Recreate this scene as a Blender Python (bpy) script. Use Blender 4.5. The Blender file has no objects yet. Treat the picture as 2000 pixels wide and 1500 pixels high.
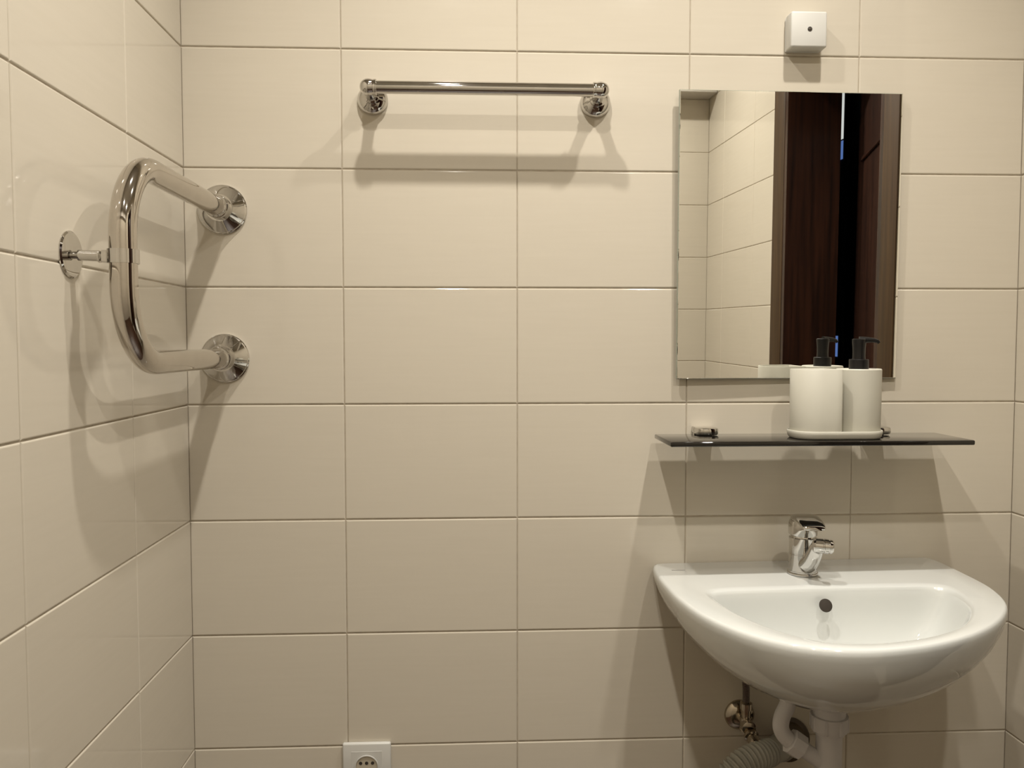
import bpy, bmesh, math, random
from mathutils import Vector, Matrix
random.seed(4)
S = bpy.context.scene
COL = S.collection
V = Vector

# ------------------------------------------------------------------ camera
# back wall is the plane y=0, room towards -y, x to the right, z up (z=0 is a tile joint)
cam_d = bpy.data.cameras.new('camera')
cam = bpy.data.objects.new('camera', cam_d)
COL.objects.link(cam)
S.camera = cam
F, CX, CY, CZ, YAW, PITCH, ROLL = (1627.6766, -0.080022, -1.463021, -0.096568, 0.048418, 0.048919, -0.000712)
fw = V((math.sin(YAW)*math.cos(PITCH), math.cos(YAW)*math.cos(PITCH), -math.sin(PITCH)))
rt = V((math.cos(YAW), -math.sin(YAW), 0))
up = rt.cross(fw)
r2 = rt*math.cos(ROLL) + up*math.sin(ROLL)
u2 = -rt*math.sin(ROLL) + up*math.cos(ROLL)
M = Matrix.Identity(4)
for i in range(3):
    M[i][0] = r2[i]; M[i][1] = u2[i]; M[i][2] = -fw[i]
M[0][3], M[1][3], M[2][3] = CX, CY, CZ
cam.matrix_world = M
cam_d.sensor_width = 36.0
cam_d.lens = F/2000*36.0
cam_d.clip_start = 0.01

# ------------------------------------------------------------------ world, lights, exposure
w = bpy.data.worlds.new('world'); S.world = w
w.use_nodes = True
w.node_tree.nodes['Background'].inputs[0].default_value = (0.30, 0.24, 0.17, 1)
w.node_tree.nodes['Background'].inputs[1].default_value = 0.0

XL, XR, YF = -0.570, 0.904, -1.815          # left wall, right wall, wall behind the camera
FLOOR, CEIL = -1.34, 1.14
LAMPS = [(-0.14, -0.48), (0.475, -0.48), (-0.14, -1.335), (0.475, -1.335)]
for (lx, ly) in LAMPS:
    ld = bpy.data.lights.new('lamp_light', 'AREA')
    ld.shape = 'DISK'; ld.size = 0.046
    ld.energy = 7.1 if ly > -1 else 8.6
    ld.spread = math.radians(125 if ly > -1 else 150)
    ld.color = (1.0, 0.950, 0.875)
    lo = bpy.data.objects.new('lamp_light', ld)
    lo.location = (lx, ly, CEIL-0.016)
    COL.objects.link(lo)

S.view_settings.view_transform = 'Standard'
S.view_settings.look = 'None'
S.view_settings.gamma = 1.0
S.view_settings.use_curve_mapping = False
S.view_settings.exposure = 0.0

# ------------------------------------------------------------------ materials
def mat(name, col, rough=0.5, metal=0.0, ior=1.5, **kw):
    m = bpy.data.materials.new(name); m.use_nodes = True
    b = m.node_tree.nodes['Principled BSDF']
    b.inputs['Base Color'].default_value = (*col, 1)
    b.inputs['Roughness'].default_value = rough
    b.inputs['Metallic'].default_value = metal
    b.inputs['IOR'].default_value = ior
    for k, v in kw.items():
        b.inputs[k.replace('_', ' ')].default_value = v
    return m

def noise_col(m, c1, c2, scale, stretch, detail=3, lo=0.3, hi=0.7, bump=0.0, coord='pos'):
    nt = m.node_tree; n = nt.nodes; l = nt.links
    b = n['Principled BSDF']
    mp = n.new('ShaderNodeMapping'); mp.inputs['Scale'].default_value = stretch
    if coord == 'pos':
        g = n.new('ShaderNodeNewGeometry'); l.new(g.outputs['Position'], mp.inputs[0])
    else:
        g = n.new('ShaderNodeTexCoord'); l.new(g.outputs['Object'], mp.inputs[0])
    nz = n.new('ShaderNodeTexNoise'); nz.inputs['Scale'].default_value = scale
    nz.inputs['Detail'].default_value = detail
    l.new(mp.outputs[0], nz.inputs['Vector'])
    cr = n.new('ShaderNodeValToRGB')
    cr.color_ramp.elements[0].position = lo; cr.color_ramp.elements[0].color = (*c1, 1)
    cr.color_ramp.elements[1].position = hi; cr.color_ramp.elements[1].color = (*c2, 1)
    l.new(nz.outputs['Fac'], cr.inputs[0]); l.new(cr.outputs[0], b.inputs['Base Color'])
    if bump:
        bp = n.new('ShaderNodeBump'); bp.inputs['Strength'].default_value = bump
        bp.inputs['Distance'].default_value = 0.002
        l.new(nz.outputs['Fac'], bp.inputs['Height']); l.new(bp.outputs[0], b.inputs['Normal'])
    return m

m_tile = noise_col(mat('glazed_tile', (.78, .74, .67), 0.07, ior=1.48), (.545, .495, .405), (.56, .51, .42), 30, (0.25, 0.25, 5.0), lo=.25, hi=.75)
m_grout = noise_col(mat('grout', (.42, .36, .28), 0.9), (.34, .29, .22), (.46, .40, .31), 60, (1, 1, 1))
m_floor = mat('floor_tile', (.045, .020, .009), 0.35)
m_ceil = noise_col(mat('ceiling_paint', (.62, .58, .5), 0.7), (.50, .47, .42), (.54, .51, .45), 40, (1, 1, 1))
m_chrome = noise_col(mat('chrome', (.80, .78, .75), 0.035, 1.0), (.60, .585, .56), (.64, .625, .60), 60, (1, 1, 1))
m_steel = noise_col(mat('polished_steel', (.66, .62, .57), 0.06, 1.0), (.56, .525, .48), (.60, .565, .52), 40, (1, 1, 1))
m_ceramic = noise_col(mat('white_ceramic', (.86, .87, .86), 0.06, Coat_Weight=0.5, Coat_Roughness=0.03), (.60, .61, .585), (.62, .63, .60), 8, (1, 1, 1))
m_white = noise_col(mat('white_plastic', (.86, .84, .80), 0.4), (.54, .53, .49), (.56, .55, .51), 20, (1, 1, 1))
m_cup = noise_col(mat('matte_white_resin', (.84, .83, .76), 0.45), (.545, .525, .445), (.565, .545, .465), 25, (1, 1, 1))
m_pipe = noise_col(mat('pipe_plastic', (.80, .78, .77), 0.35), (.54, .52, .51), (.57, .55, .54), 20, (1, 1, 1))
m_hose = noise_col(mat('grey_hose_plastic', (.34, .33, .28), 0.4), (.31, .30, .26), (.36, .35, .30), 30, (1, 1, 1))
m_black = noise_col(mat('black_plastic', (.008, .007, .007), 0.30, ior=1.38), (.005, .005, .005), (.008, .007, .007), 30, (1, 1, 1))
m_rubber = mat('dark_rubber', (.03, .022, .015), 0.6)
m_collar = noise_col(mat('brown_rubber_collar', (.06, .04, .02), 0.5), (.05, .033, .016), (.08, .055, .028), 30, (1, 1, 1))
m_dark = mat('dark_hole', (.03, .022, .015), 0.8)
m_glass = noise_col(mat('smoked_glass', (.012, .010, .008), 0.03, ior=1.52), (.011, .009, .007), (.013, .011, .009), 10, (1, 1, 1))
m_glass_edge = mat('mirror_edge', (.30, .32, .26), 0.15)
m_mirror = noise_col(mat('silvered_mirror', (.92, .92, .89), 0.0, 1.0), (.915, .92, .885), (.925, .925, .895), 3, (1, 1, 1))
m_wood = noise_col(mat('dark_wenge_wood', (.02, .008, .004), 0.32), (.010, .004, .003), (.045, .016, .008), 9, (9, 9, .35), detail=5)
m_trimwood = noise_col(mat('brown_trim_wood', (.09, .055, .026), 0.55, ior=1.35), (.030, .015, .005), (.062, .033, .011), 9, (12, 12, .4), detail=5)
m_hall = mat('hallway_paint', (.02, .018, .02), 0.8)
m_mark = mat('grey_print', (.22, .20, .18), 0.5)
m_valve = noise_col(mat('worn_chrome', (.45, .40, .33), 0.12, 1.0), (.36, .30, .22), (.52, .47, .40), 50, (1, 1, 1))
m_hosesteel = noise_col(mat('braided_hose', (.12, .09, .08), 0.3, 0.6), (.05, .04, .035), (.2, .16, .14), 900, (1, 1, 1))
def emit(name, col, st):
    m = mat(name, (0, 0, 0), 0.5)
    b = m.node_tree.nodes['Principled BSDF']
    b.inputs['Emission Color'].default_value = (*col, 1)
    b.inputs['Emission Strength'].default_value = st
    return m
m_lamp = emit('lamp_diffuser_glow', (1.0, .82, .6), 6)
m_pale = emit('pale_glow_strip', (.85, .88, .86), .75)  # added glow for the white sliver past the door, source unknown
m_blue = emit('blue_glow_strip', (.10, .18, .45), .9)  # added glow for the blue slivers past the door, source unknown

# ------------------------------------------------------------------ mesh helpers
def finish(name, bm, m, parent=None, sharp=35, smooth=True):
    bmesh.ops.recalc_face_normals(bm, faces=bm.faces)
    if smooth:
        for f in bm.faces: f.smooth = True
        for e in bm.edges:
            if len(e.link_faces) == 2 and e.calc_face_angle(0) > math.radians(sharp):
                e.smooth = False
    me = bpy.data.meshes.new(name); bm.to_mesh(me); bm.free()
    me.materials.append(m)
    o = bpy.data.objects.new(name, me); COL.objects.link(o)
    if parent: o.parent = parent
    return o

def thing(name, label, cat, loc=(0, 0, 0), group=None):
    o = bpy.data.objects.new(name, None); COL.objects.link(o)
    o.empty_display_size = 0.03
    o['label'] = label; o['category'] = cat
    if group: o['group'] = group
    o.location = loc
    return o

def put(o, parent):
    """parent a mesh built in world space to an Empty without moving it"""
    o.parent = parent
    o.matrix_parent_inverse = Matrix.Translation(parent.location).inverted()
    return o

def add_box(bm, x0, x1, y0, y1, z0, z1, bev=0.0, seg=2):
    r = bmesh.ops.create_cube(bm, size=1.0, matrix=Matrix.Translation(((x0+x1)/2, (y0+y1)/2, (z0+z1)/2)) @ Matrix.Diagonal((x1-x0, y1-y0, z1-z0, 1)))
    if bev:
        es = list({e for v in r['verts'] for e in v.link_edges})
        bmesh.ops.bevel(bm, geom=es, offset=bev, segments=seg, affect='EDGES', profile=0.5)

def frame_of(d):
    d = d.normalized()
    a = V((0, 0, 1)) if abs(d.z) < 0.9 else V((1, 0, 0))
    u = d.cross(a).normalized(); v = d.cross(u).normalized()
    return u, v

def add_lathe(bm, origin, axis, prof, n=40, cap0=True, cap1=True):
    """prof: (distance along axis, radius)"""
    origin = V(origin); axis = V(axis).normalized(); u, v = frame_of(axis)
    rings = []
    for (t, r) in prof:
        rings.append([bm.verts.new(origin + axis*t + (u*math.cos(2*math.pi*i/n) + v*math.sin(2*math.pi*i/n))*max(r, 1e-5)) for i in range(n)])
    for a, b in zip(rings, rings[1:]):
        for i in range(n):
            bm.faces.new((a[i], a[(i+1) % n], b[(i+1) % n], b[i]))
    if cap0: bm.faces.new(rings[0][::-1])
    if cap1: bm.faces.new(rings[-1])

def add_tube(bm, pts, rad, n=28, caps=True):
    """pts list of Vector; rad number or list"""
    pts = [V(p) for p in pts]
    if not isinstance(rad, (list, tuple)): rad = [rad]*len(pts)
    T = []
    for i in range(len(pts)):
        a = pts[max(i-1, 0)]; b = pts[min(i+1, len(pts)-1)]
        T.append((b-a).normalized())
    u, v = frame_of(T[0])
    rings = []
    for i, p in enumerate(pts):
        if i:
            q = T[i-1].rotation_difference(T[i]); u = q @ u
            u = (u - T[i]*u.dot(T[i])).normalized()
        v = T[i].cross(u)
        rings.append([bm.verts.new(p + (u*math.cos(2*math.pi*k/n) + v*math.sin(2*math.pi*k/n))*rad[i]) for k in range(n)])
    for a, b in zip(rings, rings[1:]):
        for i in range(n):
            bm.faces.new((a[i], a[(i+1) % n], b[(i+1) % n], b[i]))
    if caps:
        bm.faces.new(rings[0][::-1]); bm.faces.new(rings[-1])

def catmull(pts, k=8, closed=False):
    pts = [V(p) for p in pts]; n = len(pts); out = []
    rng = range(n if closed else n-1)
    for i in rng:
        if closed: p0, p1, p2, p3 = pts[i-1], pts[i], pts[(i+1) % n], pts[(i+2) % n]
        else: p0, p1, p2, p3 = pts[max(i-1, 0)], pts[i], pts[i+1], pts[min(i+2, n-1)]
        for j in range(k):
            t = j/k
            out.append(0.5*((2*p1) + (p2-p0)*t + (2*p0-5*p1+4*p2-p3)*t*t + (3*p1-p0-3*p2+p3)*t**3))
    if not closed: out.append(pts[-1])
    return out

def add_prism(bm, outline, z0, z1, bev=0.0):
    """outline: list of (x,y); closed prism with optional rounded top and bottom edges"""
    n = len(outline)
    cx = sum(p[0] for p in outline)/n; cy = sum(p[1] for p in outline)/n
    def ring(z, off):
        vs = []
        for i in range(n):
            a = V(outline[i-1]); b = V(outline[(i+1) % n]); t = (b-a).normalized(); nn = V((t.y, -t.x))
            p = V(outline[i]); c = p - V((cx, cy))
            if nn.dot(c) < 0: nn = -nn
            q = p - nn*off
            vs.append(bm.verts.new((q.x, q.y, z)))
        return vs
    if bev:
        lv = [(z0, bev), (z0+bev*.3, bev*.3), (z0+bev, 0), (z1-bev, 0), (z1-bev*.3, bev*.3), (z1, bev)]
    else: lv = [(z0, 0), (z1, 0)]
    R = [ring(z, o) for z, o in lv]
    for a, b in zip(R, R[1:]):
        for i in range(n): bm.faces.new((a[i], a[(i+1) % n], b[(i+1) % n], b[i]))
    bm.faces.new(R[0][::-1]); bm.faces.new(R[-1])

# ------------------------------------------------------------------ setting: tiled walls
PW, PH, GAPX, GAPZ = 0.302, 0.20309, 0.0012, 0.0019
_tile_cache = {}
def tile_mesh(wd, ht):
    key = (round(wd, 4), round(ht, 4))
    if key in _tile_cache: return _tile_cache[key]
    bm = bmesh.new()
    # front face at local y=0 looking to -y, cushioned edges, body behind
    lv = [(0.007, 0.0), (0.0014, 0.0), (0.0007, 0.0005), (0.0002, 0.0013), (0.0, 0.0022)]
    R = []
    for (y, o) in lv:
        R.append([bm.verts.new((sx*(wd/2-o), y, sz*(ht/2-o))) for sx, sz in ((-1, -1), (1, -1), (1, 1), (-1, 1))])
    for a, b in zip(R, R[1:]):
        for i in range(4): bm.faces.new((a[i], a[(i+1) % 4], b[(i+1) % 4], b[i]))
    bm.faces.new(R[0]); bm.faces.new(R[-1])
    bmesh.ops.recalc_face_normals(bm, faces=bm.faces)
    me = bpy.data.meshes.new('tile'); bm.to_mesh(me); bm.free(); me.materials.append(m_tile)
    _tile_cache[key] = me
    return me

def tiled_wall(name, origin, rotz, length, joints, holes=()):
    """wall seen from its front: local x to the right along it, local -y into the room; joints = local x of vertical joints"""
    bm = bmesh.new()
    rects = [(0, length, FLOOR, CEIL)]
    for h in holes:
        nr = []
        for r in rects:
            a, b, c, d = r; ha, hb, hc, hd = h
            if ha >= b or hb <= a or hc >= d or hd <= c: nr.append(r); continue
            if ha > a: nr.append((a, ha, c, d))
            if hb < b: nr.append((hb, b, c, d))
            if hd < d: nr.append((max(a, ha), min(b, hb), hd, d))
            if hc > c: nr.append((max(a, ha), min(b, hb), c, hc))
        rects = nr
    for (a, b, c, d) in rects: add_box(bm, a-(.003 if a == 0 else 0), b+(.003 if b == length else 0), 0.0017, 0.10, c, d)
    wl = finish(name, bm, m_grout, smooth=False)
    wl['kind'] = 'structure'
    wl.location = origin; wl.rotation_euler = (0, 0, rotz)
    xs = [0.0] + [j for j in sorted(joints) if 0.01 < j < length-0.01] + [length]
    zs = [FLOOR] + [k*PH for k in range(-7, 7) if FLOOR+.01 < k*PH < CEIL-.01] + [CEIL]
    for x0, x1 in zip(xs, xs[1:]):
        for z0, z1 in zip(zs, zs[1:]):
            cells = [(x0, x1, z0, z1)]
            for (ha, hb, hc, hd) in holes:
                nc = []
                for (a, b, c, d) in cells:
                    if ha >= b or hb <= a or hc >= d or hd <= c: nc.append((a, b, c, d)); continue
                    if ha > a+.01: nc.append((a, ha, c, d))
                    if hb < b-.01: nc.append((hb, b, c, d))
                    if hd < d-.01: nc.append((max(a, ha), min(b, hb), hd, d))
                cells = nc
            for (a, b, c, d) in cells:
                if a == 0.0: a -= .0012
                if b == length: b += .0012
                # full module keeps its grout gap on cut edges too
                t = bpy.data.objects.new('tile', tile_mesh(b-a-GAPX, d-c-GAPZ))
                t.location = ((a+b)/2, random.uniform(-.00012, .00012), (c+d)/2)
                t.rotation_euler = (random.uniform(-.0009, .0009), 0, random.uniform(-.0007, .0007))
                COL.objects.link(t); t.parent = wl
    return wl

W = XR-XL; D = -YF
tiled_wall('wall_back', (XL, 0, 0), 0, W, [k*PW-XL for k in range(-2, 4)])
# left wall: local x runs from the wall behind the camera towards the back wall
tiled_wall('wall_left', (XL, YF, 0), math.pi/2, D, [D-0.5355-0.302*k for k in range(-1, 5)])
# right wall: local x runs from the back wall towards the camera; door opening
DY0, DY1, DTOP = 0.493, 1.070, 0.74
tiled_wall('wall_right', (XR, 0, 0), -math.pi/2, D, [1.33-0.302*k for k in range(-1, 5)], holes=[(DY0, DY1, FLOOR, DTOP)])
tiled_wall('wall_front', (XR, YF, 0), math.pi, W, [0.302*k-.15 for k in range(1, 6)])

bm = bmesh.new(); add_box(bm, XL-.1, XR+.9, -3.1, .1, FLOOR-.1, FLOOR)
o = finish('floor', bm, m_grout, smooth=False); o['kind'] = 'structure'
fx = [XL+.002+.302*i for i in range(5)]+[XR-.001]
fy = [-.003-.302*j for j in range(7)]+[YF+.003]
fy = [v for v in fy if v > YF+.05]+[YF+.003]
fcache = {}
for x0, x1 in zip(fx, fx[1:]):
    for y1, y0 in zip(fy, fy[1:]):
        wx, wy = round(x1-x0-.002, 4), round(y1-y0-.002, 4)
        if (wx, wy) not in fcache:
            ft = bmesh.new(); add_box(ft, -wx/2, wx/2, -wy/2, wy/2, -.006, .003, .001, 1)
            t = finish('tile', ft, m_floor, o, smooth=False); fcache[(wx, wy)] = t.data
        else:
            t = bpy.data.objects.new('tile', fcache[(wx, wy)]); COL.objects.link(t); t.parent = o
        t.location = ((x0+x1)/2, (y0+y1)/2, FLOOR)
bm = bmesh.new(); add_box(bm, XL-.1, XR+.9, -3.1, .1, CEIL, CEIL+.1)
o = finish('ceiling', bm, m_ceil, smooth=False); o['kind'] = 'structure'
# boxed-in duct under the ceiling behind the camera (its underside shows at the top of the mirror)
bm = bmesh.new(); add_box(bm, XL+.002, XR-.002, YF+.002, YF+.10, 4*PH, CEIL-.001, .002, 1)
o = finish('trim_1', bm, m_ceil, smooth=False); o['kind'] = 'structure'

# ------------------------------------------------------------------ doorway, leaf and hallway (seen in the mirror)
TH = 0.165
WY, WZ = -2.32, (-.205, .69, .78, 1.12)
bm = bmesh.new()
for (y0, y1) in ((-DY0+.0, -DY0+.068), (-DY1-.083, -DY1)):
    add_box(bm, XR-.004, XR+.003, y0, y1, FLOOR+.004, DTOP+.07, .003, 2)
add_box(bm, XR-.0035, XR+.003, -DY1-.083, -DY0+.068, DTOP, DTOP+.07, .003, 2)
o = finish('trim_2', bm, m_trimwood); o['kind'] = 'structure'
bm = bmesh.new()
add_box(bm, XR-.002, XR+TH, -DY1-.001, -DY1+.018, FLOOR+.004, DTOP-.0, .001, 1)
add_box(bm, XR-.002, XR+TH, -DY0-.018, -DY0+.001, FLOOR+.004, DTOP-.0, .001, 1)
add_box(bm, XR-.002, XR+TH, -DY1+.018, -DY0-.018, DTOP-.02, DTOP, .001, 1)
o = finish('trim_3', bm, m_wood); o['kind'] = 'structure'
door = bpy.data.objects.new('door_1', None); COL.objects.link(door); door['kind'] = 'structure'
door.location = (XR+.04, -DY0-.02, FLOOR)
bm = bmesh.new(); add_box(bm, 0, .036, -.535, 0, .012, DTOP-FLOOR-.03, .003, 2)
finish('door_leaf', bm, m_wood, door)
bm = bmesh.new()
for z in (.25, 1.05, 1.75): add_box(bm, -.006, .0, -.08 if z == 9 else -.46, -.07, z, z+.012, .002, 1)
finish('groove_strip', bm, m_wood, door)
bm = bmesh.new(); add_lathe(bm, (-.0, -.49, 1.0), (-1, 0, 0), [(0, .024), (.004, .024), (.006, .010), (.04, .009), (.042, .0)], 24)
add_tube(bm, [(-.036, -.49, 1.0), (-.04, -.46, 1.0), (-.04, -.38, 1.0)], .008, 12)
finish('handle', bm, m_valve, door)
door.rotation_euler = (0, 0, math.radians(18))
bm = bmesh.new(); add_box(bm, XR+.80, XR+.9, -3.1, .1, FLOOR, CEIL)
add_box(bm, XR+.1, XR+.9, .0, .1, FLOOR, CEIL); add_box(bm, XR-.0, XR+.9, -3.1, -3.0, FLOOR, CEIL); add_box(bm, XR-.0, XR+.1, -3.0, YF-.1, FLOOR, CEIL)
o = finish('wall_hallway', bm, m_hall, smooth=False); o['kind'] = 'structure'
hw = XR+.80
glow_root = bpy.data.objects.new('hall_glow_1', None); COL.objects.link(glow_root); glow_root['kind'] = 'structure'; glow_root.location = (hw, WY, 0)  # made-up glowing strips for bright slivers in the door gap, no known window
bm = bmesh.new(); add_box(bm, -.03, -.002, -.05, .05, WZ[0]-.03, WZ[3]+.03, .004, 1)  # dark backing added behind the glowing strips
finish('glow_backing', bm, m_hall, glow_root)
for (a, b, m_) in ((WZ[2], WZ[3], m_pale), (WZ[1], WZ[2]-.008, m_blue), (WZ[0], WZ[0]+.095, m_blue)):
    bm = bmesh.new(); add_box(bm, -.034, -.0305, -.04, .04, a, b); finish('glow_strip', bm, m_, glow_root, smooth=False)

# ------------------------------------------------------------------ ceiling lamps
first_lamp = None
lamp_lbl = ['round recessed ceiling lamp above the towel rail', 'round recessed ceiling lamp above the washbasin',
            'round recessed ceiling lamp behind the camera on the towel rail side', 'round recessed ceiling lamp behind the camera on the door side']
for i, (lx, ly) in enumerate(LAMPS):
    r = thing('ceiling_lamp', lamp_lbl[i], 'lamp', (lx, ly, CEIL), 'ceiling lamps')
    if i == 0:
        bm = bmesh.new(); add_lathe(bm, (0, 0, 0), (0, 0, -1), [(0, .045), (.004, .045), (.008, .040), (.008, .033), (.003, .031)], 40)
        a = finish('ring', bm, m_chrome, r)
        bm = bmesh.new(); add_lathe(bm, (0, 0, -.006), (0, 0, -1), [(0, .031), (.006, .031), (.008, .028)], 40)
        b = finish('diffuser', bm, m_lamp, r)
        pair = (a, b)
    else:
        for q in pair:
            c = q.copy(); COL.objects.link(c); c.parent = r

# ------------------------------------------------------------------ mirror
mr = thing('mirror', 'frameless rectangular wall mirror above the glass shelf', 'mirror', (0.479, -0.0125, 0.0905))
bm = bmesh.new(); add_box(bm, -.1985, .1985, -.002, .0, -.2495, .2495, .0008, 1)
finish('mirror_glass', bm, m_mirror, mr)
bm = bmesh.new(); add_box(bm, -.1995, .1995, .0, .004, -.2505, .2505, .0006, 1)
finish('glass_edge', bm, m_glass_edge, mr)
for sx in (-.13, .13):
    for sz in (-.16, .16):
        bm = bmesh.new(); add_box(bm, sx-.02, sx+.02, .004, .0085, sz-.02, sz+.02)
        finish('mounting_pad', bm, m_white, mr)
# slight lean: left and top edge stand off the wall a little more
mr.rotation_euler = (0.010, 0, 0.016)

# ------------------------------------------------------------------ junction box above the mirror
jb = thing('junction_box', 'small white square electrical box on the wall above the mirror', 'electrical box', (.5, 0, .441))
bm = bmesh.new(); add_box(bm, -.031, .031, -.006, .0, -.030, .030, .003, 2)
finish('base_plate', bm, m_white, jb)
bm = bmesh.new(); add_box(bm, -.0315, .0315, -.033, -.0062, -.0305, .0305, .0035, 3)
finish('cover', bm, m_white, jb)
bm = bmesh.new(); add_lathe(bm, (0.001, -.0325, .0), (0, -1, 0), [(0, .004), (.0010, .004), (.0012, .0033)], 20)
sc = finish('screw', bm, m_rubber, jb)
bm = bmesh.new(); add_box(bm, -.0022, .0042, -.0343, -.0335, -.0004, .0004); finish('screw_slot', bm, m_chrome, sc, smooth=False)

# ------------------------------------------------------------------ towel rail
tr = thing('towel_rail', 'straight chrome towel rail on the wall left of the mirror', 'towel rail', (-.0575, 0, .325))
BZ = .3240; BY = -.062
bm = bmesh.new(); add_tube(bm, [(-.236, BY, BZ), (.126, BY, BZ)], .0105, 36); put(finish('rail', bm, m_chrome), tr)
for sx, x in ((-1, -.248), (1, .136)):
    bm = bmesh.new()
    add_lathe(bm, (x, 0, .3205), (0, -1, 0), [(0, .026), (.003, .0262), (.006, .0255), (.010, .0235), (.014, .0195), (.0165, .0155), (.018, .0125), (.0185, .012)], 44)
    put(finish('flange', bm, m_chrome), tr)
    bm = bmesh.new()
    add_lathe(bm, (x, -.018, .3210), (0, -1, 0), [(0, .0105), (.004, .0125), (.006, .0125), (.008, .0095), (.014, .0088), (.034, .0085), (.039, .0095)], 36)
    put(finish('post', bm, m_chrome), tr)
    bm = bmesh.new()
    # round knuckle holding the rail end
    add_lathe(bm, (x+sx*.0145, BY, BZ), (-sx, 0, 0), [(0, .001), (.001, .005), (.003, .0085), (.006, .0112), (.010, .0130), (.015, .0136), (.019, .0130), (.022, .0122), (.024, .0128), (.027, .0128), (.028, .0118)], 36)
    put(finish('knuckle', bm, m_chrome), tr)
bm = bmesh.new(); add_lathe(bm, (-.2475, -.0165, .302), V((0, -1, -.75)), [(0, .0030), (.0015, .0030), (.003, .002)], 16)
put(finish('set_screw', bm, m_chrome), tr)

# ------------------------------------------------------------------ U-shaped towel warmer
tw = thing('towel_warmer', 'U-shaped polished steel heated towel pipe in the left corner', 'towel warmer', (-.505, 0, .005))
UX, UT, UB, UY = -.505, .132, -.122, -.416
RB = .098
pts = [V((UX, -.012, UT)), V((UX, -.15, UT)), V((UX, UY+RB, UT))]
for k in range(1, 13):
    a = k/12*math.pi/2
    pts.append(V((UX, UY+RB-RB*math.sin(a), UT-RB+RB*math.cos(a))))
for k in range(0, 13):
    a = k/12*math.pi/2
    pts.append(V((UX, UY+RB-RB*math.cos(a), UB+RB-RB*math.sin(a))))
pts += [V((UX, -.15, UB)), V((UX, -.012, UB))]
bm = bmesh.new(); add_tube(bm, pts, .0163, 44); put(finish('pipe', bm, m_steel, sharp=60), tw)
for z in (UT, UB):
    bm = bmesh.new()
    add_lathe(bm, (UX, 0, z), (0, -1, 0), [(0, .0415), (.004, .0418), (.0055, .0405), (.006, .039), (.023, .0235), (.0245, .0225), (.0245, .0195), (.015, .0185)], 56)
    fl = put(finish('flange', bm, m_chrome, sharp=20), tw)
    bm = bmesh.new()
    add_lathe(bm, (UX, -.010, z), (0, -1, 0), [(0, .0195), (.018, .0195), (.022, .0198), (.028, .0192), (.029, .0178), (.031, .0188), (.036, .0184), (.0385, .0168)], 48)
    put(finish('collar', bm, m_chrome, sharp=20), tw)
# side bracket to the left wall
CZB = .0095
bm = bmesh.new(); add_lathe(bm, (XL, -.413, .012), (1, 0, 0), [(0, .0290), (.0015, .0290), (.0032, .0268), (.0036, .022), (.0042, .006)], 48)
br = put(finish('rosette', bm, m_chrome, sharp=25), tw)
bm = bmesh.new(); add_lathe(bm, (XL+.003, -.411, .0115), V((1, .06, -.02)), [(0, .0045), (.006, .0045), (.0062, .0066), (.034, .0066), (.035, .0055), (.0352, .0032), (.040, .0032)], 28)
put(finish('support_rod', bm, m_chrome, sharp=30), tw)
bm = bmesh.new(); add_lathe(bm, (UX, UY, CZB-.0085), (0, 0, 1), [(0, .0165), (0, .0186), (.017, .0186), (.017, .0165)], 48, cap0=False, cap1=False)
add_box(bm, UX-.0255, UX-.0165, UY-.006, UY+.007, CZB-.0075, CZB+.0075, .0015, 1)
add_lathe(bm, (UX-.031, UY, CZB), (1, 0, 0), [(0, .004), (.002, .0075), (.004, .0075), (.006, .004)], 20)
put(finish('clamp', bm, m_chrome, sharp=30), tw)

# ------------------------------------------------------------------ glass shelf
SX0, SX1, SY0, SY1, SZ = .241, .747, -.138, -.016, -.2565
sh = thing('glass_shelf', 'black smoked glass shelf on the wall under the mirror', 'shelf', (.494, 0, SZ))
bm = bmesh.new(); add_box(bm, SX0, SX1, SY0, SY1, SZ-.008, SZ, .0022, 3); put(finish('glass_panel', bm, m_glass), sh)
for x in (.330, .637):
    bm = bmesh.new()
    ol = [(x-.019, -.0005), (x+.019, -.0005), (x+.019, -.036), (x+.016, -.043), (x+.009, -.047), (x-.009, -.047), (x-.016, -.043), (x-.019, -.036)]
    add_prism(bm, ol, SZ+.0002, SZ+.0125, .003)
    c = put(finish('clip', bm, m_chrome), sh)
    bm = bmesh.new()
    add_prism(bm, ol, SZ-.018, SZ-.0082, .0022)
    add_box(bm, x-.018, x+.018, -.0145, -.0008, SZ-.0085, SZ+.0005)
    put(finish('clip_base', bm, m_chrome), sh)

# ------------------------------------------------------------------ tray, tumbler, dispenser
def stadium(x0, x1, y0, y1, r, n=10):
    out = []
    for (cx, cy, a0) in ((x1-r, y1-r, 0), (x0+r, y1-r, 90), (x0+r, y0+r, 180), (x1-r, y0+r, 270)):
        for k in range(n+1):
            a = math.radians(a0+90*k/n); out.append((cx+r*math.cos(a), cy+r*math.sin(a)))
    return out
TY0, TY1 = -.128, -.046
TX0, TX1 = .4545, .610
def tray_ring(bm, off, z, ol):
    n = len(ol); vs = []
    for i in range(n):
        a = V(ol[i-1]); b = V(ol[(i+1) % n]); t = (b-a).normalized(); nn = V((t.y, -t.x))
        p = V(ol[i])-nn*off; vs.append(bm.verts.new((p.x, p.y, z)))
    return vs
def shell(bm, ol, lv):
    R = [tray_ring(bm, o_, z, ol) for o_, z in lv]; n = len(ol)
    for a, b in zip(R, R[1:]):
        for i in range(n): bm.faces.new((a[i], a[(i+1) % n], b[(i+1) % n], b[i]))
    bm.faces.new(R[0][::-1]); bm.faces.new(R[-1])
bm = bmesh.new()
ol = stadium(TX0, TX1, TY0, TY1, .036)
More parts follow.
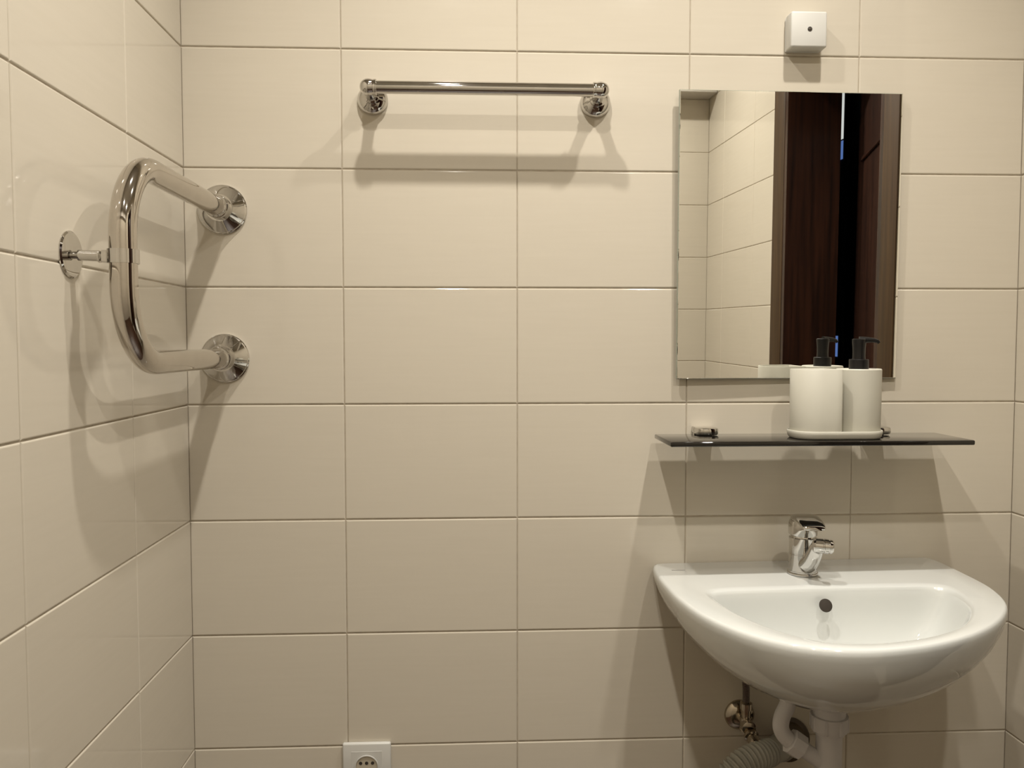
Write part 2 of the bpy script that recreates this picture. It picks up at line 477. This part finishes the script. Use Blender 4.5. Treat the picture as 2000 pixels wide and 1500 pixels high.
shell(bm, ol, [(.007, SZ+.0004), (.004, SZ+.001), (.0018, SZ+.004), (.0004, SZ+.009), (0, SZ+.013), (.0008, SZ+.0142), (.0022, SZ+.0135), (.004, SZ+.006), (.006, SZ+.0048)])
o = finish('tray', bm, m_cup, sharp=50)
o['label'] = 'low oval white tray holding the tumbler and dispenser on the glass shelf'; o['category'] = 'tray'

CB = SZ+.0052; CT = -.140
# tumbler: round left side, flat right side
tum_y = -.0875
ol = []
r = .038; xl = .4575; xr = .5300
cx_ = xl+r
for k in range(0, 19):
    a = math.radians(90+180*k/18); ol.append((cx_+r*math.cos(a), tum_y+r*math.sin(a)))
for (px, py) in ((xr-.012, tum_y-r+.0005), (xr-.003, tum_y-r+.0015), (xr, tum_y-r+.0045), (xr, tum_y-.02), (xr, tum_y+.02), (xr, tum_y+r-.0045), (xr-.003, tum_y+r-.0015), (xr-.012, tum_y+r-.0005)):
    ol.append((px, py))
bm = bmesh.new()
shell(bm, ol, [(.0025, CB), (.0008, CB+.0012), (0, CB+.004), (-.0005, CT-.0012), (.0003, CT), (.0017, CT), (.0025, CT-.0015), (.0028, CB+.004), (.006, CB+.003)])
o = finish('tumbler', bm, m_cup, sharp=40)
o['label'] = 'open white tumbler with a round left side on the tray'; o['category'] = 'cup'
dp = thing('soap_dispenser', 'white soap dispenser with a black pump at the right end of the tray', 'soap dispenser', (.5750, tum_y+.006, CB))
DR = .0362
bm = bmesh.new()
add_lathe(bm, (0, 0, 0), (0, 0, 1), [(0, DR-.0025), (.001, DR-.001), (.004, DR), (CT-CB-.0015, DR+.0005), (CT-CB, DR-.0008), (CT-CB-.0006, DR-.004), (CT-CB-.0012, .016)], 56)
finish('body', bm, m_cup, dp, sharp=40)
H = CT-CB
bm = bmesh.new(); add_lathe(bm, (0, 0, H-.002), (0, 0, 1), [(0, .0158), (.017, .0158), (.0178, .0150), (.018, .012)], 36); finish('collar', bm, m_black, dp)
bm = bmesh.new()
add_lathe(bm, (0, 0, H+.015), (0, 0, 1), [(0, .0105), (.008, .0100), (.020, .0102), (.030, .0112), (.0345, .0115), (.0355, .010)], 36)
hd = finish('pump_head', bm, m_black, dp)
bm = bmesh.new()
d = V((1, -.25, 0)).normalized(); s = V((-d.y, d.x, 0))
P_ = [V((0, 0, H+.0485)), V((0, 0, H+.0485))+d*.012, V((0, 0, H+.048))+d*.022, V((0, 0, H+.0465))+d*.029, V((0, 0, H+.0435))+d*.0318]
add_tube(bm, P_, [.006, .0052, .0040, .0032, .0028], 18)
finish('spout', bm, m_black, hd)

# ------------------------------------------------------------------ washbasin
wb = thing('washbasin', 'white ceramic wall-hung washbasin with rounded front below the glass shelf', 'washbasin', (.485, 0, -.49))
OUT = [(.246, -.001), (.239, -.02), (.2345, -.07), (.2345, -.13), (.238, -.20), (.252, -.28), (.281, -.350), (.320, -.400), (.368, -.430), (.430, -.441), (.505, -.430), (.575, -.402), (.638, -.362), (.688, -.315), (.725, -.262), (.748, -.190), (.754, -.11), (.754, -.03), (.748, -.001)]
INN = [(.305, -.170), (.40, -.167), (.50, -.166), (.60, -.167), (.665, -.171), (.680, -.182), (.683, -.200), (.676, -.240), (.655, -.290), (.608, -.350), (.55, -.388), (.49, -.408), (.430, -.414), (.378, -.400), (.335, -.352), (.306, -.288), (.293, -.228), (.290, -.190), (.294, -.177)]
def polar(poly, c, N, dense=True):
    pts = catmull([V((x, y, 0)) for x, y in poly], 6, closed=True) if dense else [V((x, y, 0)) for x, y in poly]
    res = []
    for k in range(N):
        a = 2*math.pi*k/N; dx, dy = math.cos(a), math.sin(a); best = 0
        for i in range(len(pts)):
            p, q = pts[i], pts[(i+1) % len(pts)]
            ex, ey = q.x-p.x, q.y-p.y
            den = dx*ey-dy*ex
            if abs(den) < 1e-12: continue
            t = ((p.x-c[0])*ey-(p.y-c[1])*ex)/den; s_ = ((p.x-c[0])*dy-(p.y-c[1])*dx)/den
            if t > 0 and -1e-6 <= s_ <= 1+1e-6: best = max(best, t)
        res.append(best)
    return res
N = 220
C0 = (.485, -.19); C1 = (.485, -.275)
# back edge kept straight
OUTP = [V((x, y, 0)) for x, y in OUT]
outer_poly = [(p.x, p.y) for p in catmull(OUTP, 6)]
RO = polar(outer_poly, C0, N, dense=False)
RI = polar(INN, C1, N)
def smooth_ring(R, it=2):
    for _ in range(it): R = [(R[i-1]+2*R[i]+R[(i+1) % len(R)])/4 for i in range(len(R))]
    return R
RI = smooth_ring(RI, 4)
bm = bmesh.new()
def tilt(x, y): return .0095*(x-.49)
def rng_out(s, z):
    vs = []
    for k in range(N):
        a = 2*math.pi*k/N
        vs.append(bm.verts.new((C0[0]+RO[k]*s*math.cos(a), min(C0[1]+RO[k]*s*math.sin(a), -.0005), z+tilt(C0[0]+RO[k]*s*math.cos(a), 0))))
    return vs
def rng_mix(t, z):
    vs = []
    for k in range(N):
        a = 2*math.pi*k/N
        po = V((C0[0]+RO[k]*.978*math.cos(a), C0[1]+RO[k]*.978*math.sin(a))); pi_ = V((C1[0]+RI[k]*math.cos(a), C1[1]+RI[k]*math.sin(a)))
        p = po.lerp(pi_, t); vs.append(bm.verts.new((p.x, p.y, z+tilt(p.x, 0))))
    return vs
def rng_in(s, z, cy=0.0):
    vs = []
    for k in range(N):
        a = 2*math.pi*k/N
        x = C1[0]+RI[k]*s*math.cos(a); y = C1[1]+cy+RI[k]*s*math.sin(a)
        vs.append(bm.verts.new((x, y, z+tilt(x, 0))))
    return vs
RIM = -.488
L = []
for s_, z in ((.05, -.646), (.16, -.646), (.30, -.642), (.45, -.632), (.58, -.618), (.70, -.601), (.80, -.582), (.88, -.562), (.94, -.541), (.975, -.522), (.993, -.507), (1.0, -.4985), (.9975, -.4925), (.990, -.4892)):
    L.append(rng_out(s_, z))
L.append(rng_mix(0, RIM)); L.append(rng_mix(.5, RIM-.0002)); L.append(rng_mix(.9, RIM-.0008))
for s_, z, cy in ((1.0, -.4895, 0), (.985, -.4915, 0), (.972, -.4960, 0), (.955, -.506, .001), (.92, -.525, .004), (.87, -.546, .008), (.79, -.567, .012), (.66, -.586, .018), (.50, -.599, .024), (.32, -.608, .03), (.14, -.613, .035), (.09, -.615, .035)):
    L.append(rng_in(s_, z, cy))
for a, b in zip(L, L[1:]):
    for i in range(N): bm.faces.new((a[i], a[(i+1) % N], b[(i+1) % N], b[i]))
bm.faces.new(L[0][::-1]); bm.faces.new(L[-1])
put(finish('basin', bm, m_ceramic, sharp=70), wb)
bm = bmesh.new(); add_lathe(bm, (.481, -.1825, -.5135), V((0, -1, .42)), [(0, .0105), (.0009, .0105), (.0012, .0098)], 32)
put(finish('overflow_hole', bm, m_dark), wb)
bm = bmesh.new(); add_lathe(bm, (.485, -.24, -.616), V((0, 0, 1)), [(0, .024), (.003, .024), (.004, .021), (.002, .015)], 32)
put(finish('drain_ring', bm, m_chrome), wb)
bm = bmesh.new(); add_box(bm, .2655, .2885, -.0515, -.0500, -.4905, -.4898)
o = put(finish('maker_mark', bm, m_mark, smooth=False), wb); o['label'] = 'faint grey printed mark'

# ------------------------------------------------------------------ faucet
FX, FY, FZ = .4815, -.087, -.4878
fc = thing('faucet', 'chrome single-lever mixer tap standing on the washbasin', 'faucet', (FX, FY, FZ))
bm = bmesh.new()
add_lathe(bm, (0, 0, 0), (0, 0, 1), [(0, .0252), (.002, .0254), (.0035, .0250), (.004, .0238), (.0060, .0238), (.0062, .0232), (.034, .0230), (.0345, .0222), (.036, .0222), (.0365, .0228), (.062, .0228), (.0635, .0212), (.066, .0205)], 48)
finish('tap_body', bm, m_chrome, fc, sharp=25)
bm = bmesh.new()
add_lathe(bm, (0, .001, .066), V((0, -.06, 1)), [(0, .0215), (.002, .0238), (.012, .0242), (.020, .0238), (.025, .0222), (.028, .018), (.029, .010)], 48)
finish('lever_cap', bm, m_chrome, fc, sharp=30)
bm = bmesh.new()
secs = [(.020, .0900, .010, .0030), (.014, .0930, .017, .0052), (.002, .0955, .0215, .0064), (-.014, .0955, .0225, .0064), (-.030, .0930, .0215, .0056), (-.042, .0895, .0200, .0046), (-.048, .0870, .0185, .0040), (-.0495, .0862, .0165, .0028)]
R = []
for (y, z, hw, hh) in secs:
    R.append([bm.verts.new((hw*math.copysign(abs(math.cos(t))**.55, math.cos(t)), y, z+hh*math.copysign(abs(math.sin(t))**.8, math.sin(t)))) for t in [2*math.pi*k/28 for k in range(28)]])
for a, b in zip(R, R[1:]):
    for i in range(28): bm.faces.new((a[i], a[(i+1) % 28], b[(i+1) % 28], b[i]))
bm.faces.new(R[0]); bm.faces.new(R[-1])
finish('lever_blade', bm, m_chrome, fc, sharp=60)
bm = bmesh.new()
sp = catmull([V((0, -.008, .0185)), V((0, -.020, .0200)), V((0, -.034, .0290)), V((0, -.047, .0430)), V((0, -.057, .0565)), V((.001, -.066, .0635))], 6)
rr = [.0155-.0045*min(1, i/(len(sp)-1)*1.15) for i in range(len(sp))]
add_tube(bm, sp, rr, 32)
finish('spout', bm, m_chrome, fc, sharp=60)
bm = bmesh.new()
add_lathe(bm, (-.008, -.067, .0640), V((.95, -.30, -.04)), [(-.004, .005), (-.002, .0098), (.001, .0118), (.0125, .0120), (.013, .0111), (.0145, .0111), (.015, .0120), (.021, .0118), (.0213, .0104), (.0232, .0104), (.0235, .0114), (.027, .0106), (.029, .008), (.0295, .005)], 36)
finish('aerator', bm, m_chrome, fc, sharp=25)

# ------------------------------------------------------------------ siphon under the basin
sp_ = thing('siphon', 'white plastic siphon with overflow elbow and grey corrugated hose under the washbasin', 'drain pipe', (.487, -.19, -.70))
TX, TYs = .487, -.19
bm = bmesh.new(); add_tube(bm, [(TX, TYs, -.70), (TX, TYs, -.93)], .0202, 36); put(finish('tail_pipe', bm, m_pipe), sp_)
bm = bmesh.new(); add_lathe(bm, (TX, TYs, -.6465), (0, 0, -1), [(0, .029), (.004, .029), (.005, .025), (.040, .025), (.0405, .0288), (.064, .0278), (.0655, .0235), (.070, .0232), (.071, .0205)], 40)
for k in range(8):
    a = 2*math.pi*k/8+.25
    add_box(bm, TX+.0275*math.cos(a)-.0022, TX+.0275*math.cos(a)+.0022, TYs+.0275*math.sin(a)-.0022, TYs+.0275*math.sin(a)+.0022, -.711, -.688, .0008, 1)
put(finish('union_nut', bm, m_pipe), sp_)
ELB = [V((.4315, -.172, -.650)), V((.4250, -.175, -.6755)), V((.4150, -.178, -.6950)), V((.4130, -.180, -.7130)), V((.4225, -.183, -.7285)), V((.4460, -.186, -.7440)), V((.4750, -.189, -.7630))]
bm = bmesh.new()
E = catmull(ELB, 6)
add_tube(bm, E, [.0128]*len(E), 28); put(finish('overflow_elbow', bm, m_pipe), sp_)
bm = bmesh.new(); dd = (ELB[-2]-ELB[-3]).normalized()
add_lathe(bm, ELB[-3]+dd*.004, dd, [(0, .0180), (.001, .0205), (.022, .0200), (.0225, .0150)], 8)
put(finish('elbow_nut', bm, m_pipe, sharp=20), sp_)

bm = bmesh.new(); add_lathe(bm, (TX, TYs, -.905), (0, 0, -1), [(0, .021), (.001, .031), (.020, .031), (.021, .028), (.075, .028), (.088, .022), (.092, .010)], 40)
put(finish('trap_cup', bm, m_pipe), sp_)
# grey corrugated hose from wall outlet
HOSE = [V((.487, -.028, -.808)), V((.464, -.054, -.806)), V((.430, -.080, -.803)), V((.394, -.099, -.803)), V((.365, -.109, -.814)), V((.347, -.112, -.838)), V((.345, -.118, -.885)), V((.362, -.135, -.935)), V((.405, -.160, -.962)), V((.462, -.184, -.965))]
bm = bmesh.new()
HP = catmull(HOSE, 36)
rad = []
acc = 0; RIDGE = .0072
for i, p in enumerate(HP):
    if i: acc += (HP[i]-HP[i-1]).length
    rd = .0215+.0024*math.cos(2*math.pi*acc/RIDGE)
    if .045 < acc < .072: rd = .0215
    rad.append(rd)
add_tube(bm, HP, rad, 30); o = put(finish('drain_hose', bm, m_hose, sharp=80), sp_); o['label'] = 'grey corrugated hose'
bm = bmesh.new(); add_lathe(bm, (.500, -.001, -.812), V((-.14, -.26, .03)), [(0, .033), (.004, .033), (.006, .0262), (.030, .0262), (.031, .0275), (.060, .0270), (.062, .024)], 36)
o = put(finish('wall_collar', bm, m_collar), sp_); o['label'] = 'dark brown rubber wall collar'

# angle valve
av = thing('angle_valve', 'chrome angle stop valve with round rosette under the washbasin', 'valve', (.404, 0, -.771))
bm = bmesh.new(); add_lathe(bm, (.404, 0, -.771), (0, -1, 0), [(0, .0275), (.002, .0275), (.006, .0255), (.011, .018), (.013, .010)], 44)
put(finish('rosette', bm, m_valve), av)
bm = bmesh.new(); add_lathe(bm, (.404, -.010, -.771), (0, -1, 0), [(0, .0095), (.030, .0095), (.032, .012), (.046, .012), (.047, .009)], 28)
add_lathe(bm, (.404, -.038, -.771), (0, 0, 1), [(-.012, .011), (.012, .0105), (.0125, .0085), (.026, .0085), (.0265, .0105), (.038, .0105), (.040, .007)], 28)
put(finish('valve_body', bm, m_valve, sharp=25), av)
bm = bmesh.new(); add_lathe(bm, (.404, -.045, -.776), V((.16, -1, -.45)), [(0, .008), (.012, .008), (.013, .0125), (.018, .013), (.020, .010), (.021, .0105), (.036, .0115), (.040, .009)], 24)
put(finish('valve_handle', bm, m_valve, sharp=25), av)
bm = bmesh.new(); HS = catmull([V((.404, -.038, -.735)), V((.403, -.040, -.71)), V((.400, -.046, -.68)), V((.403, -.052, -.655))], 8)
add_tube(bm, HS, .0062, 20); put(finish('supply_hose', bm, m_hosesteel), av)

# ------------------------------------------------------------------ wall socket
so = thing('wall_socket', 'white square wall power socket low on the tiled wall', 'power socket', (-.268, 0, -.846))
bm = bmesh.new(); add_box(bm, -.0425, .0425, -.009, 0, -.0415, .0415, .003, 3)
finish('frame', bm, m_white, so)
bm = bmesh.new(); add_box(bm, -.0275, .0275, -.0093, -.0080, -.0275, .0275, .0006, 1)
for (r0, r1) in (): pass
ins = finish('insert', bm, m_white, so)
bm = bmesh.new(); add_lathe(bm, (0, -.0102, 0), (0, -1, 0), [(0, .0212), (.0018, .0210), (.0020, .0196), (.0012, .0190)], 44, cap0=False, cap1=False)
finish('well_rim', bm, m_white, ins)
bm = bmesh.new(); add_lathe(bm, (0, -.0103, 0), (0, -1, 0), [(0, .0192), (.0002, .0192)], 44)
finish('well', bm, mat('shaded_plastic_well', (.42, .37, .28), .5), ins)
for x, z in ((-.0105, .0065), (.0, .0065), (.0105, .0065), (-.0095, -.008), (.0095, -.008)):
    bm = bmesh.new(); add_lathe(bm, (x, -.0105, z), (0, -1, 0), [(0, .0030), (.0003, .0030)], 18)
    finish('pin_hole', bm, m_dark, ins)
